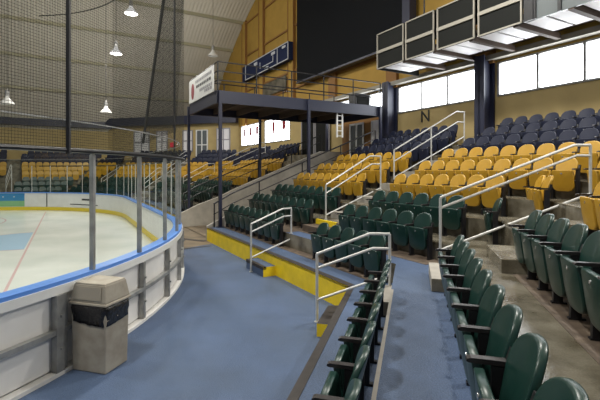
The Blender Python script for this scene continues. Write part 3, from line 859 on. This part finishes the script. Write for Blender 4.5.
def net_pt(x, v, z):
    return F2(px_u(x, v), v, 0)+Vector((0, 0, z))
vN = -6.6+RR-.02
EDG = [net_pt(174.5, vN, 0.0), net_pt(174.5, vN, 9.5)]; SEAM = [net_pt(143, vN, 0.9), net_pt(168.5, vN, 6.2)]
SEAM.append(SEAM[1]+(SEAM[1]-SEAM[0])*.6)
mb = MB(); mb.tube(EDG, .03, 6); mb.build('edge_rope', M['black'], netroot)
mb = MB(); mb.tube(SEAM, .055, 6); mb.build('seam_rope', M['net_dark'], netroot)
me = bpy.data.meshes.new('gathered_net'); q = [SEAM[0], EDG[0]+Vector((0, 0, .9)), EDG[1], SEAM[2]]; q = [p+N2*.05 for p in q]
me.from_pydata([tuple(p) for p in q], [], [(0, 1, 2, 3)]); ul = me.uv_layers.new(name='UVMap')
for lp in me.loops: p = q[lp.vertex_index]; ul.data[lp.index].uv = (p.dot(D2), p.z)
me.materials.append(M['net_dense']); gn = bpy.data.objects.new('gathered_net', me); COL.objects.link(gn); gn.parent = netroot
mb = MB(); mb.tube([P+n*0.03 for P, n in FINE[:90]], .032, 8); mb.build('bottom_cable', M['black'], netroot)
mb = MB(); mb.tube([P+n*0.03+Vector((0, 0, 9.5)) for P, n in FINE[:90]], .03, 8); mb.build('top_cable', M['black'], netroot)
Apole = RC+Vector((math.cos(math.radians(-16.1)), math.sin(math.radians(-16.1)), 0))*(RR+.05)
mb = MB(); mb.tube([Apole+Vector((0, 0, -.05)), Apole+Vector((0, 0, 9.5))], .03, 8); mb.build('net_pole', M['black'], netroot)

# ------------------------------------------------------------------ platform above the passage
PZ = 5.47
plat = thing('camera_platform', F2(16.4, 8.6, 0), 'raised navy steel platform on thin columns with railing and white banner', 'platform')
po = Vector(plat.location)
PU0, PU1, PV0, PV1 = 14.5, 18.35, 4.75, 12.55
def PL(u, v, z): return F2(u, v, z)-po
def pbox(mb, u0, u1, v0, v1, z0, z1, mi=0):
    c = [F2(u0, v0)-po, F2(u1, v0)-po, F2(u1, v1)-po, F2(u0, v1)-po]; mb.prism(c, z0, z1, mi)
mb = MB(); pbox(mb, PU0+.1, PU1-.1, PV0+.1, PV1-.1, PZ-.14, PZ-.06); mb.build('deck', M['wood_dark'], plat)
mb = MB()
pbox(mb, PU0, PU0+.1, PV0, PV1, PZ-.46, PZ); pbox(mb, PU1-.1, PU1, PV0, PV1, PZ-.46, PZ)
pbox(mb, PU0, PU1, PV0, PV0+.1, PZ-.46, PZ); pbox(mb, PU0, PU1, PV1-.1, PV1, PZ-.46, PZ)
mb.build('edge_beam', M['navy_steel'], plat)
for i in range(1, 7):
    v = PV0+(PV1-PV0)*i/7; mb = MB(); pbox(mb, PU0+.1, PU1-.1, v-.05, v+.05, PZ-.38, PZ-.14); mb.build('joist', M['wood_dark'], plat)
def tier_z(v):
    if v < E2(1): return 0
    k = 1
    while k < 9 and v >= E2(k+1): k += 1
    return TZ(k)
for (u, v) in ((14.42, 4.85), (18.85, 4.85), (14.42, 8.6), (18.85, 8.4), (14.42, 12.4), (18.85, 12.4)):
    zt = tier_z(v); mb = MB(); pbox(mb, u-.055, u+.055, v-.055, v+.055, zt, PZ-.1 if 14.5 < u < 18.3 else PZ-.02)
    pbox(mb, u-.13, u+.13, v-.13, v+.13, zt, zt+.02); mb.build('column', M['navy_steel'], plat)
for z in (.38, .72, 1.06):
    mb = MB(); mb.tube([PL(PU1-.05, PV1-.05, PZ+z), PL(PU1-.05, PV0+.05, PZ+z), PL(PU0+.05, PV0+.05, PZ+z), PL(PU0+.05, PV1-.05, PZ+z)], .028, 6); mb.build('guard_rail', M['black'], plat)
for (u, v) in [(PU0+.05, PV0+.05+(PV1-PV0-.1)*i/5) for i in range(6)]+[(PU1-.05, PV0+.05+(PV1-PV0-.1)*i/5) for i in range(6)]+[(16.4, PV0+.05)]:
    mb = MB(); mb.tube([PL(u, v, PZ), PL(u, v, PZ+1.06)], .028, 6); mb.build('guard_post', M['black'], plat)
mb = MB(); pbox(mb, PU0+.14, PU0+.20, PV1-2.4, PV1-2.34, PZ-1.5, PZ-.46); pbox(mb, PU0+.14, PU0+.20, PV1-2.12, PV1-2.06, PZ-1.5, PZ-.46)
for q in range(5): pbox(mb, PU0+.15, PU0+.19, PV1-2.34, PV1-2.12, PZ-1.45+.22*q, PZ-1.42+.22*q)
mb.build('ladder', M['white_paint'], plat)
# banner hung on the rink side
ban = thing('banner', F2(16.4, PV0-.03, PZ), 'white cloth banner with dark red emblem hung on the platform railing', 'banner'); bo = Vector(ban.location)
mb = MB(); c = [F2(PU0+.25, PV0-.04)-bo, F2(PU1-.1, PV0-.04)-bo, F2(PU1-.1, PV0-.025)-bo, F2(PU0+.25, PV0-.025)-bo]
mb.prism(c, 0.0, .98); mb.build('cloth', M['white_paint'], ban)
def banner_box(u0, u1, z0, z1, mat, name):
    mb = MB(); c = [F2(u0, PV0-.048)-bo, F2(u1, PV0-.048)-bo, F2(u1, PV0-.041)-bo, F2(u0, PV0-.041)-bo]; mb.prism(c, z0, z1); mb.build(name, mat, ban)
mb = MB(); pts = []
for i in range(16):
    t = 2*math.pi*i/16; pts.append((17.65+.22*math.cos(t), .45+.34*math.sin(t)))
nn = len(pts); mb.add([F2(u, PV0-.05, z+bo.z)-bo for u, z in pts]+[F2(u, PV0-.041, z+bo.z)-bo for u, z in pts], [tuple(range(nn)), tuple(range(nn, 2*nn))]+[(i, (i+1) % nn, nn+(i+1) % nn, nn+i) for i in range(nn)])
mb.build('emblem', M['red_ink'], ban)
rr = random.Random(3)
for row, (u0, u1, z) in enumerate(((15.0, 17.2, .72), (15.2, 17.1, .50), (15.1, 16.6, .28), (15.0, 15.9, .14))):
    u = u1
    while u > u0:
        wd = rr.uniform(.10, .24); banner_box(u-wd, u, z, z+.11, M['grey_ink'] if row != 1 else M['dark_ink'], 'lettering'); u -= wd+.07
# dark cabinet standing on the platform
cab = thing('speaker_cabinet', F2(14.95, 11.6, PZ-.06), 'dark boxy cabinet standing on the platform near its right end', 'cabinet'); co = Vector(cab.location)
mb = MB(); mb.box((0, 0, .29), (.55, .8, .58), D2, N2); mb.build('body', M['black'], cab, bevel=.02)
mb = MB(); mb.box(D2*(-.285)+Vector((0, 0, .29)), (.02, .66, .44), D2, N2); mb.build('front_grille', M['mesh_black'], cab)

# ------------------------------------------------------------------ press gallery hung in front of the windows
gal = thing('press_gallery', F2(6.5, 11.6, 6.6), 'overhanging press gallery with black beige-framed panels and bright soffit', 'gallery'); go = Vector(gal.location)
GV = 10.75; GB, GT = 6.55, 7.95
def gbox(mb, u0, u1, v0, v1, z0, z1, mi=0):
    c = [F2(u0, v0)-go, F2(u1, v0)-go, F2(u1, v1)-go, F2(u0, v1)-go]; mb.prism(c, z0-go.z, z1-go.z, mi)
PAN = [(11.7, 10.7), (10.6, 9.0+.05), (8.95, 7.4), (7.28, 5.95)]
edges = [(377, 403.5), (405.5, 434), (437, 474.5), (478, 522)]
for (xa, xb) in edges:
    ua_, ub_ = px_u(xa, GV), px_u(xb, GV)
    mb = MB(); gbox(mb, ub_, ua_, GV+.02, GV+.06, GB, GT+.0); pn = mb.build('gallery_panel', M['mesh_black'], gal)
    mb = MB(); f = .042
    gbox(mb, ub_, ua_, GV-.02, GV+.02, GB, GB+f); gbox(mb, ub_, ua_, GV-.02, GV+.02, GT-f, GT)
    gbox(mb, ub_, ub_+f, GV-.02, GV+.02, GB, GT); gbox(mb, ua_-f, ua_, GV-.02, GV+.02, GB, GT)
    gbox(mb, ub_, ua_, GV-.03, GV+.02, GB+.62, GB+.73)
    o = mb.build('panel_frame', M['beige'], gal); o.parent = pn
UG = px_u(377, GV)
mb = MB(); gbox(mb, -3, UG, GV+.06, VB-.35, GT-.1, GT); gbox(mb, UG-.06, UG, GV+.06, VB-.35, GB, GT)
mb.build('gallery_shell', M['mesh_black'], gal)
ue = px_u(524, GV)
mb = MB(); gbox(mb, -3, ue-.05, GV+.05, GV+.1, GB, 9.2); mb.build('glazing', M['grey_glass'], gal)
mb = MB()
for x in (534, 559, 600, 650): uu = px_u(x, GV); gbox(mb, uu-.04, uu+.04, GV+.0, GV+.05, GB, 9.2)
gbox(mb, ue-.25, ue, GV-.02, GV+.12, GB, 9.2)
mb.build('glazing_frame', M['black'], gal)
mb = MB(); gbox(mb, -3, UG, GV+.1, VB-.33, GB+.22, GB+.26); mb.build('soffit_deck', M['wood_dark'], gal)
# bright soffit panels with dark joists between them
u = UG-.1; i = 0
while u > -3:
    mb = MB(); gbox(mb, u-.62, u-.08, GV+.12, VB-1.0, GB+.06, GB+.10); mb.build('soffit_panel', M['tile'], gal)
    if i % 2 == 1:
        mb = MB(); gbox(mb, u-.80, u-.66, GV+.06, VB-.4, GB-.04, GB+.14); mb.build('soffit_joist', M['wood_dark'], gal)
        u -= .2
    u -= .62; i += 1
# hangers up to the roof
for uu in (10.5, 6.8, 3.0):
    mb = MB(); mb.tube([F2(uu, GV+.3, GT)-go, F2(uu, GV+.3, roof_z(uu)-.1)-go], .03, 6); mb.build('hanger', M['black'], gal)

# big black screen and small scoreboard
scr = thing('video_screen_curtain', F2(18.1, 12.9, 8.15), 'huge plain black panel hung high on the yellow end wall', 'screen'); so = Vector(scr.location)
def sb(u0, u1, z0, z1, v0, v1, mat, name, par, off):
    mb = MB(); c = [F2(u0, v0)-off, F2(u1, v0)-off, F2(u1, v1)-off, F2(u0, v1)-off]; mb.prism(c, z0-off.z, z1-off.z); return mb.build(name, mat, par)
sb(13.35, 22.85, 8.15, 13.6, 12.75, 13.0, M['curtain'], 'panel', scr, so)
sb(13.35, 22.85, 8.05, 8.15, 12.70, 13.05, M['navy_steel'], 'bottom_rail', scr, so)
sb(12.9, 13.35, 8.15, 13.6, 12.7, 13.1, M['navy_steel'], 'side_rail', scr, so)
for uu in (14.5, 21.5): sb(uu-.06, uu+.06, 8.5, 13.4, 13.0, VB-.1, M['black'], 'wall_bracket', scr, so)
sco = thing('scoreboard', F2(27.8, 12.8, 9.85), 'small navy scoreboard with white outlines on the yellow gable wall', 'scoreboard'); so = Vector(sco.location)
S0, S1 = 24.0, 32.2; ZB, ZT = 9.9, 11.1
sb(S0, S1, ZB, ZT, 12.75, 13.1, M['display'], 'cabinet', sco, so)
for uu in (25.5, 29.8): sb(uu-.08, uu+.08, ZB+.3, ZT-.3, 13.1, VB-.05, M['black'], 'wall_bracket', sco, so)
mb = MB()
def sline(u0, u1, z0, z1):
    c = [F2(u0, 12.72)-so, F2(u1, 12.72)-so, F2(u1, 12.75)-so, F2(u0, 12.75)-so]; mb.prism(c, z0-so.z, z1-so.z)
sline(S0, S1-.7, ZB, ZB+.06); sline(S0, S1-.7, ZT-.06, ZT)
for uu in (S0, S0+1.6, S1-.76): sline(uu, uu+.07, ZB, ZT)
sline(26.3, 28.6, ZB+.35, ZB+.41); sline(26.3, 26.36, ZB+.35, ZB+.8); sline(28.54, 28.6, ZB+.35, ZB+.8)
mb.build('outline', M['line_white'], sco)
mb = MB()
sline(29.1, 29.7, ZB+.75, ZB+1.0); sline(26.0, 26.6, ZB+.85, ZB+1.05); sline(27.1, 27.7, ZB+.15, ZB+.25); sline(24.4, 24.9, ZB+.9, ZB+1.05)
mb.build('team_lettering', M['line_white'], sco)
sg = thing('wall_sign', F2(26.9, 13.2, 8.3), 'dark grey sign on the end wall behind the platform railing', 'sign'); so = Vector(sg.location)
sb(25.1, 28.9, 8.15, 9.1, VB-.22, VB-.17, M['sign_grey'], 'board', sg, so)
# letter N on the wall
def text_obj(body, size, P, n_out, mat, name, depth=.01):
    cu = bpy.data.curves.new(name, 'FONT'); cu.body = body; cu.size = size; cu.extrude = depth; cu.align_x = 'CENTER'; cu.align_y = 'CENTER'
    t = bpy.data.objects.new(name, cu); COL.objects.link(t); bpy.context.view_layer.update()
    me = bpy.data.meshes.new_from_object(t); bpy.data.objects.remove(t)
    me.materials.clear(); me.materials.append(mat)
    o = bpy.data.objects.new(name, me); COL.objects.link(o)
    yaw = math.atan2(-n_out.x, n_out.y)       # +Y -> n_out (away from viewer)
    o.rotation_euler = (math.radians(90), 0, yaw); o.location = P
    return o
uN = px_u(425.5, VB)
tag(text_obj('N', .72, F2(uN, VB-.02, 4.83), N2, M['dark_ink'], 'letter_sign'), 'black letter N painted on the tan wall above the navy seats', 'letter')

# ------------------------------------------------------------------ lamps
def high_bay(P, label, zc, lit=True, gain=1.0):
    root = thing('high_bay_lamp', P, label, 'lamp', 'high bay lamps hung from the rink roof')
    mb = MB(); prof = [(.10, .50), (.13, .36), (.24, .22), (.36, .08), (.39, 0.0)]
    n = 20; vs = []
    for r, z in prof: vs += [(r*math.cos(2*math.pi*j/n), r*math.sin(2*math.pi*j/n), z) for j in range(n)]
    mb.add(vs, [(i*n+j, i*n+(j+1) % n, (i+1)*n+(j+1) % n, (i+1)*n+j) for i in range(len(prof)-1) for j in range(n)]+[tuple(range(n))])
    mb.build('reflector', M['bowl'] if lit else M['white_paint'], root, True)
    mb = MB(); mb.tube([(0, 0, .48), (0, 0, .78)], .12, 12); mb.tube([(0, 0, .78), (0, 0, .9)], [.06, .02], 8); mb.build('ballast_housing', M['alu'], root)
    mb = MB(); mb.tube([(0, 0, .015), (0, 0, .03)], .37, 20); mb.build('lamp_lens', M['lamp'] if lit else M['white_paint'], root)
    mb = MB(); mb.tube([(0, 0, .88), (0, 0, zc-P[2]-.02)], .012, 6); mb.build('hanger', M['black'], root)
    if not lit: return root
    pd = bpy.data.lights.new('lamp_glow', 'POINT'); pd.energy = LAMP_P; pd.shadow_soft_size = .2; pd.color = (1.0, .97, .90)
    pl = bpy.data.objects.new('lamp_glow', pd); COL.objects.link(pl); pl.parent = root; pl.location = (0, 0, -.3)
    ld = bpy.data.lights.new('lamp_light', 'AREA'); ld.shape = 'DISK'; ld.size = .7; ld.energy = LAMP_W*gain; ld.color = (1.0, .97, .90)
    lo = bpy.data.objects.new('lamp_light', ld); COL.objects.link(lo); lo.parent = root; lo.location = (0, 0, -.03)
    return root
def lampxy(x, y, z):
    Y = (z-CAMZ)*410/(170-y); return ((x-300)/410*Y, Y, z)
LAMPS = [(lampxy(131, 14, 12.0), 'lit white high bay lamp hanging at the top of the picture'),
         (lampxy(116, 54, 10.3), 'lit white high bay lamp hanging lower and further than the top one'),
         (lampxy(213, 56, 11.5), 'pale small high bay lamp hanging left of the yellow gable'),
         (lampxy(106, 113, 6.5), 'dim distant lamp seen behind the net above the far seats'),
         (lampxy(7, 104, 6.5), 'dim distant lamp at the left edge behind the net')]
for P, lb in LAMPS:
    u, v = uv(Vector(P)); high_bay(P, lb, roof_z(u), not lb.startswith(('pale', 'dim')))
# unseen lamps of the same kind; first one added to brighten the board panels
for (u, v, z) in ((6.0, 7.2, 9.8), (10.5, 4.4, 12.0), (3.0, -3.5, 11.5), (10.0, -4.5, 12.0), (17.5, -4.5, 12.5), (0.0, 8.5, 9.0), (17, 3, 12.5)):
    high_bay(tuple(F2(u, v, z)), 'unseen high bay lamp over the rink or stand outside the picture', roof_z(u), True, 2.2 if u == 3.0 else 1.0)

# ------------------------------------------------------------------ litter bin
bn = thing('litter_bin', (-2.605, 5.36, 0), 'beige square litter bin with hooded lid and black bag by the boards', 'litter bin')
ax = (Vector((-2.47, 5.18, 0))-Vector((-2.93, 5.31, 0))).normalized(); ay = Vector((-ax.y, ax.x, 0))
bn.rotation_euler = (0, 0, math.atan2(ax.y, ax.x)); bn.scale = (1.04, 1.02, 1.02)
def frustum(mb, d0, d1, z0, z1, mi=0):
    vs = [(sx*d0[0]/2, sy*d0[1]/2, z0) for sx, sy in ((-1, -1), (1, -1), (1, 1), (-1, 1))]+[(sx*d1[0]/2, sy*d1[1]/2, z1) for sx, sy in ((-1, -1), (1, -1), (1, 1), (-1, 1))]
    return mb.add(vs, [(0, 3, 2, 1), (4, 5, 6, 7), (0, 1, 5, 4), (1, 2, 6, 5), (2, 3, 7, 6), (3, 0, 4, 7)], mi)
mb = MB(); frustum(mb, (.48, .40), (.51, .43), 0.0, .80); mb.build('body', M['bin'], bn, bevel=.015)
# bag folded over the rim
mb = MB(); ringn = 40; rows = 5; vs = []
rb = random.Random(5)
def sq(t, hx, hy):
    c, s_ = math.cos(t), math.sin(t); m = max(abs(c)/hx, abs(s_)/hy); return c/m, s_/m
drop = [rb.uniform(.0, .012) for _ in range(ringn)]
for j in range(rows):
    for i in range(ringn):
        t = 2*math.pi*i/ringn; x, y = sq(t, .262+.008*math.sin(j*1.5), .222+.008*math.sin(j*1.5)); wob = 1+rb.uniform(-.012, .022)
        corner_d = min(abs(x)/.262, abs(y)/.222)
        z = .835-j*(.042+.006*(1-corner_d))-(drop[i] if j == rows-1 else 0)-(.04*(max(0, x/.262)+max(0, -y/.222)) )*j/4
        vs.append((x*wob, y*wob, z))
mb.add(vs, [(j*ringn+i, j*ringn+(i+1) % ringn, (j+1)*ringn+(i+1) % ringn, (j+1)*ringn+i) for j in range(rows-1) for i in range(ringn)])
b = mb.build('bin_bag', M['bag'], bn, True); sm = b.modifiers.new('solid', 'SOLIDIFY'); sm.thickness = .004
mb = MB(); frustum(mb, (.555, .465), (.545, .455), .83, .865); frustum(mb, (.53, .44), (.46, .375), .865, 1.08); frustum(mb, (.46, .375), (.43, .35), 1.08, 1.10)
mb.build('hooded_lid', M['bin'], bn, bevel=.012)
mb = MB(); vs = [(-.20, -.2185, .90), (.20, -.2185, .90), (.185, -.1955, 1.055), (-.185, -.1955, 1.055)]
mb.add([Vector(v) for v in vs]+[Vector(v)+Vector((0, -.006, -.001)) for v in vs], [(0, 1, 2, 3), (4, 5, 6, 7), (0, 1, 5, 4), (1, 2, 6, 5), (2, 3, 7, 6), (3, 0, 4, 7)])
mb.build('swing_flap', new_mat('bin_flap', (.30, .27, .22), .6), bn)
